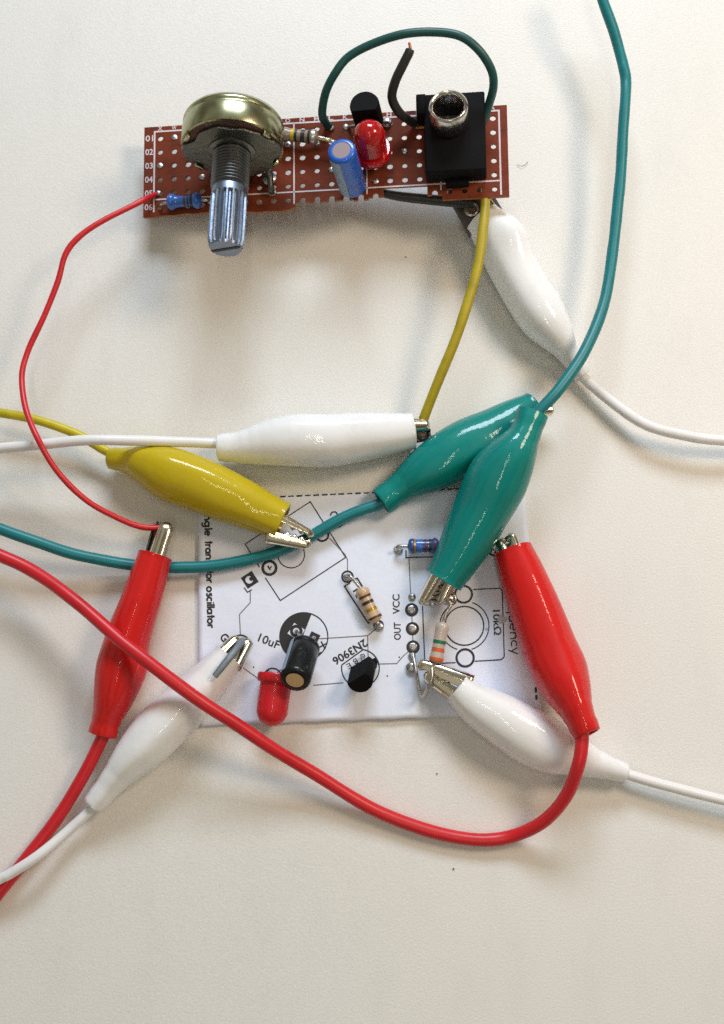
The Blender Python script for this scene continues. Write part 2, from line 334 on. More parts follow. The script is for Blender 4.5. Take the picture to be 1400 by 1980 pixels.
# f: right red
t = lead((1060, 1240), 'red clip lead at the right, biting beside the printed pot outline', 'vred',
     [(991, 1064, 37, .48, .34), (1011, 1115, 44, .52, .38), (1033, 1173, 50, .56, .42), (1058, 1240, 53, .64, .45), (1079, 1290, 55, .76, .45), (1097, 1335, 46, .92, .42), (1115, 1375, 32, 1.06, .32), (1136, 1419, 25, 1.14, .2)],
     'wred', [(1124, 1395, 1.12), (1126, 1430, 1.14), (1118, 1480, 1.1), (1095, 1540, .8), (1050, 1590, .45), (990, 1618, .16), (920, 1623, .115), (820, 1605, .115), (720, 1565, .16), (600, 1490, .4), (480, 1415, .8), (370, 1345, 1.12), (260, 1258, 1.18), (150, 1165, 1.0), (60, 1103, .8), (0, 1072, .8), (-70, 1040, .8)], .106,
     [((988, 1082, .5), (965, 1044, .42), .1, .08, .13, .09, -70, 'chrome', 3, .09), ((1000, 1075, .55), (986, 1034, .50), .12, .08, .12, .09, 75, 'chrome', 3, .09)], ridge=.055, rang=78)
# g: bottom left white
t = lead((320, 1400), 'white clip lead gripping the G pad at the lower left of the printed paper', 'vwhite',
     [(444, 1271, 31, .42, .33), (404, 1316, 39, .45, .37), (354, 1367, 46, .48, .42), (306, 1412, 49, .48, .44), (264, 1457, 43, .45, .40), (225, 1503, 28, .36, .28), (181, 1556, 20, .3, .19)],
     'wwhite', [(200, 1535, .3), (178, 1562, .28), (130, 1605, .28), (70, 1655, .42), (20, 1688, .42), (0, 1698, .4), (-70, 1737, .35)], .082,
     [((428, 1275, .52), (459, 1233, .38), .11, .09, .16, .08, -60, 'chrome', 4, .05), ((452, 1290, .48), (482, 1238, .34), .11, .09, .12, .08, 70, 'chrome', 5, .07)], ridge=.05, rang=75)
# h: bottom right white
t = lead((1025, 1425), 'white clip lead at the lower right, passing beneath the right red clip', 'vwhite',
     [(884, 1331, 30, .42, .34), (922, 1362, 41, .42, .38), (975, 1394, 49, .42, .40), (1025, 1423, 54, .40, .39), (1075, 1447, 50, .38, .36), (1118, 1464, 37, .33, .3), (1160, 1480, 26, .28, .24), (1209, 1495, 17, .24, .17)],
     'wwhite', [(1180, 1488, .24), (1212, 1497, .24), (1280, 1518, .26), (1400, 1548, .28), (1490, 1568, .28)], .085,
     [((905, 1334, .46), (806, 1284, .40), .13, .10, .25, .11, 80, 'chrome', 5, .05), ((900, 1344, .44), (822, 1303, .38), .12, .10, .22, .10, -80, 'chrome', 4, .06)], ridge=.03, rang=60)

# ------------------------------------------------------------------ printed paper with its parts
card = thing('paper_circuit', P(700, 1180, 0), 'white paper sheet printed with a circuit layout, small parts standing on it', 'paper circuit')
TL, TR, BR, BL = (383, 964), (1015, 938), (1047, 1380), (385, 1403)
def hz(x, y):            # height of the paper (world x, y)
    return .075 + .03 * noise.noise(Vector((x * .35, y * .35, 5))) + .012 * noise.noise(Vector((x * .9, y * .9, 1)))
def PZ(px, py, dz=0):
    p = P(px, py, .075); return P(px, py, hz(p.x, p.y) + dz)
def sheet():
    a, b = 66, 46; v, f = [], []
    for j in range(b + 1):
        for i in range(a + 1):
            u, t = i / a, j / b
            x = (TL[0] * (1 - u) + TR[0] * u) * (1 - t) + (BL[0] * (1 - u) + BR[0] * u) * t
            y = (TL[1] * (1 - u) + TR[1] * u) * (1 - t) + (BL[1] * (1 - u) + BR[1] * u) * t
            if j in (0, b): y += .8 * math.sin(i * .9)
            v.append(PZ(x, y))
    for j in range(b):
        for i in range(a): q = j * (a + 1) + i; f.append((q, q + a + 1, q + a + 2, q + 1))
    o = mesh('paper_sheet', v, f, 'paper', card); md = o.modifiers.new('thickness', 'SOLIDIFY'); md.thickness = .02; md.offset = -1
sheet()
class Ink:
    def __init__(s, dz=.006, place=None): s.v = []; s.f = []; s.cut = []; s.dz = dz; s.place = place or (lambda x, y: PZ(x, y, s.dz))
    def mark(s, nm): s.cut.append((nm, len(s.f)))
    def tri(s, pts, idx=None, nm='printed_patch'):
        s.mark(nm); b = len(s.v); s.v += [s.place(*p) for p in pts]
        if idx is None: s.f.append(tuple(range(b, b + len(pts))))
        else: s.f += [tuple(b + i for i in t) for t in idx]
    def line(s, pts, w, closed=False, step=9.0, nm='printed_line'):
        s.mark(nm)
        q = [Vector(p) for p in pts]
        if closed: q.append(q[0])
        r = [q[0]]
        for a, b in zip(q, q[1:]):
            n = max(1, int((b - a).length / step)); r += [a + (b - a) * (k / n) for k in range(1, n + 1)]
        n = len(r); L = []
        for i, p in enumerate(r):
            a = r[i - 1] if i else (r[n - 2] if closed else None); c = r[i + 1] if i < n - 1 else (r[1] if closed else None)
            d1 = (p - a).normalized() if a is not None else (c - p).normalized(); d2 = (c - p).normalized() if c is not None else d1
            t = (d1 + d2); t = t.normalized() if t.length > .1 else d1
            k = min(1 / max(t.dot(d2), .4), 1.8); nn = Vector((-t.y, t.x)) * (w / 2 * k); L.append((p + nn, p - nn))
        b = len(s.v)
        for l, m_ in L: s.v += [s.place(*l), s.place(*m_)]
        for i in range(n - 1): s.f.append((b + 2 * i, b + 2 * i + 1, b + 2 * i + 3, b + 2 * i + 2))
    def arc(s, cx, cy, r, w, a0=0, a1=360):
        n = max(6, int(abs(a1 - a0) / 9)); full = abs(a1 - a0) >= 360
        pts = [(cx + r * math.cos(R(a0 + (a1 - a0) * k / n)), cy + r * math.sin(R(a0 + (a1 - a0) * k / n))) for k in range(n + (0 if full else 1))]
        s.line(pts, w, closed=full, step=99, nm='printed_ring')
    def disc(s, cx, cy, r, n=16): s.tri([(cx + r * math.cos(2 * math.pi * k / n), cy + r * math.sin(2 * math.pi * k / n)) for k in range(n)])
    def poly(s, outer, holes=()):
        al = [[Vector((*p, 0)) for p in l] for l in [outer, *holes]]; s.tri([tuple(p[:2]) for l in al for p in l], tessellate_polygon(al))
    def split(s, m, parent, nm=None):
        for i, (n_, a) in enumerate(s.cut):
            b = s.cut[i + 1][1] if i + 1 < len(s.cut) else len(s.f); fs = s.f[a:b]
            if not fs: continue
            ids = sorted({q for f_ in fs for q in f_}); mp = {q: j for j, q in enumerate(ids)}
            k_ = Ink(); k_.v = [s.v[q] for q in ids]; k_.f = [tuple(mp[q] for q in f_) for f_ in fs]
            k_.build(nm or n_, m, parent)
    def build(s, name, m, parent):
        bm = bmesh.new(); me = bpy.data.meshes.new(name); me.from_pydata([tuple(p) for p in s.v], [], s.f); bm.from_mesh(me)
        bm.normal_update()
        for fc in bm.faces:
            if fc.normal.z < 0: fc.normal_flip()
        bm.to_mesh(me); bm.free(); o = link(name, me, m, parent, smooth=False)
        if name in ('printed_lettering', 'printed_title', 'printed_word'): o['kind'] = 'stuff'
        return o
_fc = {}
def font2d(s, off=.0):
    k = (s, off)
    if k in _fc: return _fc[k]
    c = bpy.data.curves.new('t', 'FONT'); c.body = s; c.size = 1; c.offset = off; c.resolution_u = 3; c.fill_mode = 'FRONT'
    o = bpy.data.objects.new('t', c); C.objects.link(o); dg = bpy.context.evaluated_depsgraph_get(); dg.update()
    me = bpy.data.meshes.new_from_object(o.evaluated_get(dg)); vs_ = [(q.co.x, q.co.y) for q in me.vertices]; fs = [tuple(p.vertices) for p in me.polygons]
    bpy.data.objects.remove(o); bpy.data.curves.remove(c); bpy.data.meshes.remove(me)
    x0 = min(v[0] for v in vs_); x1 = max(v[0] for v in vs_); y1 = max(v[1] for v in vs_); y0 = min(min(v[1] for v in vs_), 0)
    _fc[k] = ([(a - x0, b) for a, b in vs_], fs, x1 - x0, y1); return _fc[k]
def ftext(ink, s, x, y, ang, h, width=None, off=.012, cap=None):
    """baseline start (x, y) in pixel-plane units (y down), ang reading direction (degrees, y down)"""
    vs_, fs, W, H = font2d(s, off); k = h / (cap or H); kx = (width / W) if width else k
    ca, sa = math.cos(R(ang)), math.sin(R(ang)); b = len(ink.v); ink.mark('printed_lettering')
    for a, c in vs_:
        u, v = a * kx, c * k; ink.v.append(ink.place(x + u * ca + v * sa, y + u * sa - v * ca))
    ink.f += [tuple(b + i for i in f_) for f_ in fs]
def A_(cx, cy, r, a0, a1, ry=None):
    n = max(4, int(abs(a1 - a0) / 20)); ry = ry or r
    return [(cx + r * math.cos(R(a0 + (a1 - a0) * k / n)), cy + ry * math.sin(R(a0 + (a1 - a0) * k / n))) for k in range(n + 1)]
G = {  # geometric lower-case strokes: (advance, strokes), x-height .66
 'o': (.74, [A_(.32, .32, .27, 0, 360)]), 'c': (.60, [A_(.32, .32, .27, 50, 310)]), 'e': (.72, [[(.06, .34), (.58, .34)], A_(.32, .32, .27, 5, 315)]),
 'a': (.78, [A_(.32, .32, .26, 0, 360), [(.60, 0), (.60, .64)]]), 'g': (.78, [A_(.32, .32, .26, 0, 360), [(.60, .64), (.60, -.08)], A_(.34, -.08, .26, 0, -140, .22)]),
 'q': (.78, [A_(.32, .32, .26, 0, 360), [(.60, .64), (.60, -.3)]]),
 'n': (.70, [[(.08, 0), (.08, .64)], A_(.32, .36, .24, 180, 0), [(.56, .36), (.56, 0)]]), 'u': (.70, [[(.08, .64), (.08, .26)], A_(.32, .26, .24, 180, 360), [(.56, .64), (.56, .0)]]),
 'r': (.46, [[(.08, 0), (.08, .64)], A_(.32, .34, .24, 180, 70)]), 's': (.52, [[(.42, .54), (.30, .61), (.16, .57), (.13, .46), (.24, .36), (.36, .29), (.42, .17), (.34, .06), (.2, .03), (.07, .11)]]),
 'i': (.26, [[(.12, 0), (.12, .62)], [(.12, .78), (.12, .9)]]), 'l': (.26, [[(.12, 0), (.12, 1.0)]]), 't': (.42, [[(.2, 0), (.2, .95)], [(.04, .62), (.38, .62)]]),
 'y': (.62, [[(.04, .64), (.3, .02)], [(.56, .64), (.2, -.28)]]), 'k': (.56, [[(.08, 0), (.08, 1.0)], [(.48, .62), (.1, .28)], [(.24, .4), (.52, 0)]]), 'F': (.56, [[(.08, 0), (.08, 1), (.5, 1)], [(.08, .52), (.44, .52)]]),
}
def gtext(ink, s, x, y, ang, h, width, wgt):
    W = sum(G[c][0] for c in s); kx = width / W; ca, sa = math.cos(R(ang)), math.sin(R(ang)); adv = 0
    for c in s:
        for st in G[c][1]:
            pts = [(x + (adv + a) * kx * ca + b * h * sa, y + (adv + a) * kx * sa - b * h * ca) for a, b in st]
            cl = (abs(pts[0][0] - pts[-1][0]) + abs(pts[0][1] - pts[-1][1])) < .01
            ink.line(pts[:-1] if cl else pts, wgt, closed=cl, step=99)
        adv += G[c][0]

# title down the left margin
k = Ink(); gtext(k, 'single', 394, 982, 88, 15.5, 56, 3.3); gtext(k, 'transistor', 396.5, 1046, 88, 15.5, 82, 3.3); gtext(k, 'oscillator', 399, 1134, 88.5, 15.5, 81, 3.3); k.build('printed_title', 'ink', card)
k = Ink(); gtext(k, 'Frequency', 979.5, 1130, 86, 19, 137, 2.2); k.build('printed_word', 'ink', card)
k = Ink()
ftext(k, '10uF', 498, 1239, 22, 16, 43); ftext(k, '2N3906', 704.5, 1235, 148.5, 15.5, 74, .02)
ftext(k, 'C', 703, 1262, 149, 10.5, 8.5, .0); ftext(k, 'B', 688, 1272, 149, 10.5, 8, .0); ftext(k, 'E', 675.5, 1281, 149, 10.5, 8, .0)
ftext(k, 'VCC', 773, 1187, -91, 13.5, 38, .015); ftext(k, 'OUT', 775, 1237, -91, 13, 34, .015); ftext(k, 'GND', 424, 1234, 42, 16, 42, .02)
ftext(k, '10k\u03a9', 953, 1180, 87, 14.5, 48, .015)
k.split('ink', card)
k = Ink()
x, y = 525.0, 961.0                                  # dashed cut line
while x < 1000: k.line([(x, y), (x + 11, y - .5)], 2.6 + .5 * math.sin(x)); x += 16.2; y -= .71
k.line([(1036, 1329), (1036.6, 1339)], 4.4); k.line([(1037, 1344), (1037.6, 1353)], 4.4)
k.line([(513, 1117), (542, 1161), (668.5, 1077.5), (600, 970), (474, 1052), (502, 1097)], 2)
k.arc(563, 1072, 26, 2); k.arc(521, 1098, 13, 5.2); k.line([(518, 1094), (523, 1102)], 3); k.line([(521, 1099), (526, 1095)], 2)
k.arc(623, 1034, 12, 4); k.arc(646, 996, 6.5, 2.6, -190, 10); k.line([(653, 1020), (664, 1013)], 3.6)
def sq(cx, cy, h, a): return [(cx + h * 1.414 * math.cos(R(a + 45 + 90 * i)), cy + h * 1.414 * math.sin(R(a + 45 + 90 * i))) for i in range(4)]
def cir(cx, cy, r, n=20): return [(cx + r * math.cos(2 * math.pi * i / n), cy + r * math.sin(2 * math.pi * i / n)) for i in range(n)]
k.poly(sq(483, 1121, 12.5, -33), [cir(482, 1121, 7.5)]); k.disc(486, 1119, 4); k.line([(472, 1136), (478.5, 1145), (487, 1140)], 2)
k.arc(672, 1115, 10.5, 3.4); k.line([(677, 1127), (666, 1133.5), (712, 1205), (720, 1200)], 2.8); k.line([(685, 1120), (691, 1118), (701, 1134)], 2.8); k.line([(683, 1144), (692, 1138.5)], 3.4); k.line([(688, 1150), (691, 1156)], 3); k.line([(735, 1187), (738, 1191)], 3)
k.arc(732, 1209, 8.5, 4)
half = [(587.5 + 47 * math.cos(R(a)), 1231 + 47 * math.sin(R(a))) for a in range(114, 296, 7)]
k.poly(half, [sq(573, 1221, 12.5, 33)]); k.arc(587.5, 1231, 46.5, 2.2); k.poly(cir(573, 1220, 12.3), [cir(573, 1220, 6.5)]); k.disc(574, 1220, 3)
k.poly(sq(607, 1233, 9.5, 25), [cir(607, 1233, 4)])
k.line([(621, 1240), (629, 1255)], 2.6); k.line([(617, 1252), (633, 1243)], 2.6); k.line([(612, 1268), (621, 1261)], 2.6)
k.arc(697, 1292, 36.5, 2.3, -82, 190); k.line([(702, 1256), (661, 1285.5)], 2.3)
k.arc(723, 1287, 5, 3)
for cx, cy in ((796, 1179), (797.5, 1215.5), (798.7, 1251)): k.arc(cx, cy, 10.4, 5)
k.line([(785, 1064), (785, 1078), (850, 1076.5)], 2.4); k.arc(954, 1063, 10.5, 3.4)
k.arc(896.5, 1149, 16.3, 4); k.arc(899.5, 1272, 16.6, 4.3); k.arc(898, 1210, 37.5, 2.6); k.arc(898, 1210, 47.5, 2, -71, 73); k.arc(898, 1210, 47.5, 2, 107, 251)
k.line([(816, 1145), (821.5, 1284), (881, 1281)], 2.1); k.line([(918, 1278.5), (969, 1275.5), (975, 1270), (973, 1200), (971, 1143), (967, 1137.5), (915, 1140)], 2.1); k.line([(816, 1145), (877, 1141)], 2.1)
k.arc(527, 1309, 17, 2.4, 150, 330); k.tri([(512, 1299), (520, 1295), (528, 1303), (514, 1308)]); k.arc(465, 1247, 19, 2.8)
for cx, cy in ((490.5, 1290), (772, 1270.5), (749, 1307)): k.disc(cx, cy, 1.5, 8)
k.split('ink', card)
k = Ink(.0045)
for l in ([(637, 1040), (667, 1072), (672, 1082), (672, 1104)], [(484, 1142), (484, 1165), (463, 1188), (465, 1228)], [(726, 1217), (711, 1229), (617, 1235)], [(711, 1229), (712, 1272), (723, 1284), (767, 1283), (780, 1268), (792, 1258)],
          [(606, 1325), (664, 1320)], [(470, 1291), (498, 1311), (506, 1312)], [(791, 1080), (794, 1150)], [(796.5, 1190), (797, 1205)], [(798, 1226), (798.5, 1240)], [(536, 1300), (562, 1283)]):
    k.line(l, 1.8)
for cx, cy in ((796, 1179), (797.5, 1215.5), (798.7, 1251)): k.disc(cx, cy, 9.5)
k.split('trace', card, 'printed_trace')
k = Ink(.0095); k.tri([(961, 1196), (968, 1189), (976, 1193), (982, 1196), (976, 1203), (966, 1206)]); k.disc(941, 1216, 2.6, 6); k.split('smudge', card, 'smudge')

# ------------------------------------------------------------------ electronic parts
def resistor(parent, p0, p1, r, m, bands, leads, leadm='tin', bone=.2, leadr=.03):
    """p0, p1 world ends of the body; bands (t0, t1, material); leads lists of world points"""
    ax = Vector(p1) - Vector(p0); L = ax.length; fr = frame(p0, ax)
    def rad(t):
        e = min(t, 1 - t); k = 1 + bone * math.exp(-((e - .14) / .10) ** 2) if bone else 1
        return r * k * (math.sqrt(max(1 - (1 - e / .08) ** 2, .08)) if e < .08 else 1)
    o = lathe('resistor', [(rad(t / 24), L * t / 24) for t in range(25)], fr, m, parent, sides=20, ang=70)
    for a, b, bm_ in bands:
        lathe('colour_band', [(rad(a) * .9, L * a), *[(rad(a + (b - a) * i / 4) * 1.02 + .003, L * (a + (b - a) * i / 4)) for i in range(5)], (rad(b) * .9, L * b)], fr, bm_, o, sides=20, ang=60)
    for l in leads: tube('lead', l, leadr, leadm, o, sides=8)
    return o
def led(parent, base, top, r, leads, m='led', cup=False):
    ax = Vector(top) - Vector(base); L = ax.length; fr = frame(base, ax)
    prof = [(r * 1.2, 0), (r * 1.24, .02), (r * 1.24, .11), (r * 1.17, .14), (r, .14)] + [(r, .14 + (L - r - .14) * i / 3) for i in range(1, 4)] + [(r * math.cos(R(a)), L - r + r * math.sin(R(a))) for a in (12, 24, 36, 48, 60, 72, 82, 88)] + [(0.001, L)]
    o = lathe('led', prof, fr, m, parent, sides=32)
    if cup: lathe('reflector_cup', [(.03, .02), (.05, L * .3), (.12, L * .48), (.13, L * .5), (.09, L * .44), (.001, L * .42)], fr, 'ledcup', o, sides=16)
    for l in leads: tube('lead', l, .03, 'tin', o, sides=8)
    return o
def electrolytic(parent, base, top, r, sleeve, disc, discr, stripe=None, leads=()):
    ax = Vector(top) - Vector(base); L = ax.length; fr = frame(base, ax)
    prof = [(r * .7, 0), (r * .93, .0), (r, .03), (r, .06), (r * .95, .09), (r * .95, .12), (r, .15), (r, L * .5), (r, L - .08), (r * .97, L - .03), (r * .88, L), (discr, L - .004), (discr * .98, L - .02), (.001, L - .02)]
    o = lathe('electrolytic_capacitor', prof, fr, sleeve, parent, sides=36, ang=60)
    lathe('can_top', [(discr * .99, L - .018), (discr * .97, L - .004), (.001, L - .002)], fr, disc, o, sides=30)
    if stripe:
        a0, a1 = stripe; v, f = [], []
        for i in range(9):
            a = R(a0 + (a1 - a0) * i / 8)
            for zz in (.04, L * .3, L * .6, L - .05): v.append(fr @ Vector(((r + .004) * math.cos(a), (r + .004) * math.sin(a), zz)))
        for i in range(8):
            for j in range(3): f.append((i * 4 + j, i * 4 + j + 1, i * 4 + 5 + j, i * 4 + 4 + j))
        mesh('polarity_stripe', v, f, 'greycap', o)
    for l in leads: tube('lead', l, .03, 'tin', o, sides=8)
    return o
def to92(parent, base, top, r, flat, leads, side):
    ax = Vector(top) - Vector(base); L = ax.length; fr = frame(base, ax, side)
    o = lathe('transistor', [(r * .95, 0), (r, .02), (r, L - .04), (r * .93, L)], fr, 'blackplastic', parent, sides=32, cut=-flat, ang=30)
    for l in leads: tube('lead', l, .028, 'tin', o, sides=6)
    return o

# on the paper
Q = lambda x, y, z: P(x, y, z)
resistor(card, Q(697, 1136, .27), Q(729, 1203, .25), .10, 'beige', [(.24, .30, 'bbrown'), (.40, .48, 'bblack'), (.60, .68, 'bgold'), (.84, .90, 'bbrown')],
         [[Q(672, 1118, .08), Q(672, 1113, .2), Q(680, 1117, .27), Q(698, 1138, .27)], [Q(728, 1202, .25), Q(733, 1208, .22), Q(733, 1213, .08)]])
resistor(card, Q(788, 1056, .27), Q(850, 1055, .27), .108, 'darkblue', [(.20, .25, 'bgold'), (.27, .46, 'blueres'), (.52, .58, 'bred'), (.66, .73, 'bblack'), (.82, .88, 'bred')],
         [[Q(770, 1066, .08), Q(766, 1062, .2), Q(772, 1056, .27), Q(790, 1056, .27)], [Q(848, 1055, .27), Q(900, 1055, .27), Q(948, 1058, .25), Q(954, 1063, .08)]])
resistor(card, Q(857, 1203, .50), Q(842, 1284, .48), .102, 'beige2', [(.44, .52, 'bgreen'), (.62, .71, 'borange'), (.85, .94, 'borange')],
         [[Q(857, 1206, .50), Q(863, 1185, .5), Q(872, 1168, .48), Q(868, 1155, .42)], [Q(843, 1280, .48), Q(836, 1292, .62), Q(835, 1312, .66), Q(828, 1330, .6), Q(818, 1347, .35), Q(812, 1338, .2), Q(806, 1305, .22), Q(798, 1262, .1)]], bone=.10)
electrolytic(card, Q(590, 1249, .38), Q(570, 1316, .95), .25, 'blackcap', 'tanmetal', .15, (48, 100),
             [[Q(573, 1220, .07), Q(578, 1228, .3), Q(586, 1245, .48)], [Q(607, 1234, .07), Q(603, 1236, .35), Q(594, 1247, .48)]])
led(card, Q(536, 1304, .33), Q(522, 1404, .36), .255, [[Q(520, 1306, .07), Q(522, 1300, .3), Q(532, 1310, .34)], [Q(548, 1297, .07), Q(548, 1298, .3), Q(544, 1312, .34)]])
to92(card, Q(702, 1286, .30), Q(695, 1319, .68), .215, .08, [[Q(722, 1287, .07), Q(719, 1283, .25), Q(708, 1288, .34)], [Q(700, 1270, .07), Q(702, 1272, .25), Q(702, 1286, .34)]], (.5, -.85, 0))
box('transistor_foot', frame(Q(716, 1284, .2), (0, 0, 1), (.85, .5, 0)), -.1, .12, -.05, .05, -.06, .08, 'blackplastic', card, .015)
tube('pin_strip', pxpath([(469, 1240, .1), (466, 1243, .55), (453, 1260, .82), (434, 1284, .9), (415, 1308, .9)]), [.05, .062, .06, .06, .052], 'greytin', card, sides=8)
tube('tangled_lead', pxpath([(824, 1168, .28), (836, 1160, .38), (850, 1166, .44), (862, 1156, .46), (872, 1168, .48), (880, 1160, .42), (876, 1146, .40)]), .036, 'tin', card, sides=8)
def blob(px, py, z, r, sq_=.6, parent=card):
    bm = bmesh.new(); bmesh.ops.create_icosphere(bm, subdivisions=3, radius=r)
    for q in bm.verts: q.co *= 1 + .18 * noise.noise(q.co * 9 + Vector((px, py, 0))); q.co.z *= (.25 if r == .075 else sq_)
    me = bpy.data.meshes.new('solder_joint'); bm.to_mesh(me); bm.free(); o = link('solder_joint', me, 'solder'); o.matrix_world = Matrix.Translation(P(px, py, z))
    o.parent = parent; o.matrix_parent_inverse = parent.matrix_basis.inverted(); return o
for a in ((796, 1179, .08, .075), (797.5, 1215.5, .08, .075), (798.7, 1251, .08, .075), (797, 1268, .10, .06), (797, 1154, .09, .065), (795, 1291, .12, .085), (733, 1212, .10, .08), (671, 1117, .09, .07), (770, 1063, .1, .075), (954, 1064, .1, .07), (867, 1157, .4, .12), (836, 1166, .28, .07), (827, 1165, .3, .06), (470, 1243, .12, .09)): blob(*a)

# ------------------------------------------------------------------ brown perforated board
camR = Matrix((RT, UP, -FWD)).transposed()
pose_o = Vector((-3.56492695, 6.60273308, -21.01759225))
BU, BV, BN = Vector((.9935869, .00369462, .11301074)), Vector((-.01057005, .99812432, .06030018)), Vector((-.11257598, -.061108, .9917623))
BO = CAM + camR @ pose_o
def B(u, v, n=0): return BO + BU * u + BV * v + BN * n
def BP(px, py, n=0):      # point of the board plane (raised by n) seen at a pixel
    d = ray(px, py); t = (BO + BN * n - CAM).dot(BN) / d.dot(BN); return CAM + d * t
BF = Matrix(((BU.x, BV.x, BN.x, BO.x), (BU.y, BV.y, BN.y, BO.y), (BU.z, BV.z, BN.z, BO.z), (0, 0, 0, 1)))
pc = .254
brd = thing('stripboard_circuit', B(2.9, -.6, -.3), 'brown perforated circuit board carrying a potentiometer, black jack socket and parts', 'circuit board')
def board():
    bm = bmesh.new(); cache = {}
    def V(x, y):
        k = (round(x, 4), round(y, 4))
        if k not in cache: cache[k] = bm.verts.new((x, y, 0))
        return cache[k]
    def quad(*p):
        vs_ = [V(*q) for q in p]
        if len(set(vs_)) >= 3:
            try: bm.faces.new(list(dict.fromkeys(vs_)))
            except ValueError: pass
    h = pc / 2
    for k in range(24):
        for r in range(6):
            cx, cy = k * pc, -r * pc; hr = random.uniform(.048, .057)
            sqp = [(cx + h * a, cy + h * b) for a, b in ((1, 0), (1, 1), (0, 1), (-1, 1), (-1, 0), (-1, -1), (0, -1), (1, -1))]
            ci = [(cx + hr * math.cos(R(45 * i)), cy + hr * math.sin(R(45 * i))) for i in range(8)]
            if r == 5 and 10 <= k <= 19:
                jit = -.03 + .02 * math.sin(k * 2.1)
                if 16 <= k <= 18: continue
                for i in range(4): quad(ci[i], sqp[i], sqp[i + 1], ci[i + 1])
                low = cy - (.045 if k != 15 else .02) + jit * .5
                quad(ci[0], (cx + hr, low), (cx + h, low + .008), sqp[0]); quad(sqp[4], (cx - h, low), (cx - hr, low + .006), ci[4])
                continue
            for i in range(8): quad(ci[i], sqp[i], sqp[(i + 1) % 8], ci[(i + 1) % 8])
    # margins
    L, T, Rr = -.29, .22, 23 * pc + .245
    bot = lambda x: -5 * pc - .165 + .02 * math.sin(x * 2.3) + .008 * math.sin(x * 17)
    for r in range(6):
        for a, b in ((h, 0), (0, -h)): quad((L, -r * pc + a), (L, -r * pc + b), (-h, -r * pc + b), (-h, -r * pc + a)); quad((23 * pc + h, -r * pc + a), (23 * pc + h, -r * pc + b), (Rr, -r * pc + b), (Rr, -r * pc + a))
    for k in range(24):
        for a, b in ((-h, 0), (0, h)): quad((k * pc + a, h), (k * pc + b, h), (k * pc + b, T), (k * pc + a, T))
    quad((L, h), (-h, h), (-h, T), (L, T)); quad((23 * pc + h, h), (Rr, h), (Rr, T), (23 * pc + h, T))
    yb = -5 * pc - h
    quad((L, bot(L)), (-h, bot(-h)), (-h, yb), (L, yb))
    for k in range(10):
        for a, b in ((-h, 0), (0, h)): quad((k * pc + a, bot(k * pc + a)), (k * pc + b, bot(k * pc + b) if k * pc + b < 9 * pc + h - .01 else yb - .004), (k * pc + b, yb), (k * pc + a, yb))
    for k in range(20, 24):
        for a, b in ((-h, 0), (0, h)): quad((k * pc + a, yb - .02), (k * pc + b, yb - .02), (k * pc + b, yb), (k * pc + a, yb))
    quad((23 * pc + h, yb - .02), (Rr, yb - .02), (Rr, yb), (23 * pc + h, yb))
    bmesh.ops.recalc_face_normals(bm, faces=bm.faces[:])
    if bm.faces[0].normal.z < 0: bmesh.ops.reverse_faces(bm, faces=bm.faces[:])
    bm.transform(BF); me = bpy.data.meshes.new('perforated_panel'); bm.to_mesh(me); bm.free()
    o = link('perforated_panel', me, ['board', 'boardedge'], brd, smooth=False)
    md = o.modifiers.new('thickness', 'SOLIDIFY'); md.thickness = .06; md.offset = -1; md.material_offset_rim = 1; md.use_even_offset = False
board()
pb = lambda x, y: B(x, -y, .006)
k = Ink(place=pb)
W_ = .026
k.line([(-.10, 5.35 * pc), (-.10, -.125), (23.42 * pc, -.125), (23.42 * pc, 5.45 * pc)], W_ * 1.15, step=9)
k.line([(-.10, 4.45 * pc), (9.6 * pc, 4.45 * pc)], W_, step=9); k.line([(9.6 * pc, 4.45 * pc), (23.42 * pc, 4.45 * pc)], W_, step=9)
for g_ in (4.42, 9.42, 14.42, 19.42): k.line([(g_ * pc, -.12), (g_ * pc, 5.3 * pc if g_ < 10 else 4.9 * pc)], W_, step=9)
k.split('silk', brd)
k = Ink(place=pb)
for i, c in enumerate('XWVUTSRQPONMLKJIHGFEDCBA'): ftext(k, c, i * pc - .045, -.15 + .006, 0, .075, .085, .02)
for r in range(6): ftext(k, '0%d' % (r + 1), -.265, r * pc + .045, 0, .11, .14, .02)
k.split('silk', brd)

# potentiometer standing on the board, shaft towards the front edge
PA = (-BV * math.cos(R(9)) + BN * math.sin(R(9)) + BU * -.02).normalized()
pc0 = BP(449, 288, .95)                                     # centre of the can's front rim
pf = frame(pc0, PA, BN)
pot = lathe('potentiometer', [(.001, -.56), (.70, -.56), (.79, -.535), (.83, -.48), (.845, -.43), (.83, -.40), (.835, -.37), (.85, -.33), (.852, -.02), (.845, 0), (.80, 0), (.79, -.04)], pf, 'brass', brd, sides=64, ang=50)
lathe('wafer', [(.80, -.05), (.80, .0), (.001, .0)], pf, 'pheno', pot, sides=40)
kb = Ink(place=lambda x, y: pf @ Vector((-y, -x, .006)))
ftext(kb, 'B10K', -.28, -.67, 0, .10, .55, .01); kb.build('printed_lettering', 'plate', pot)
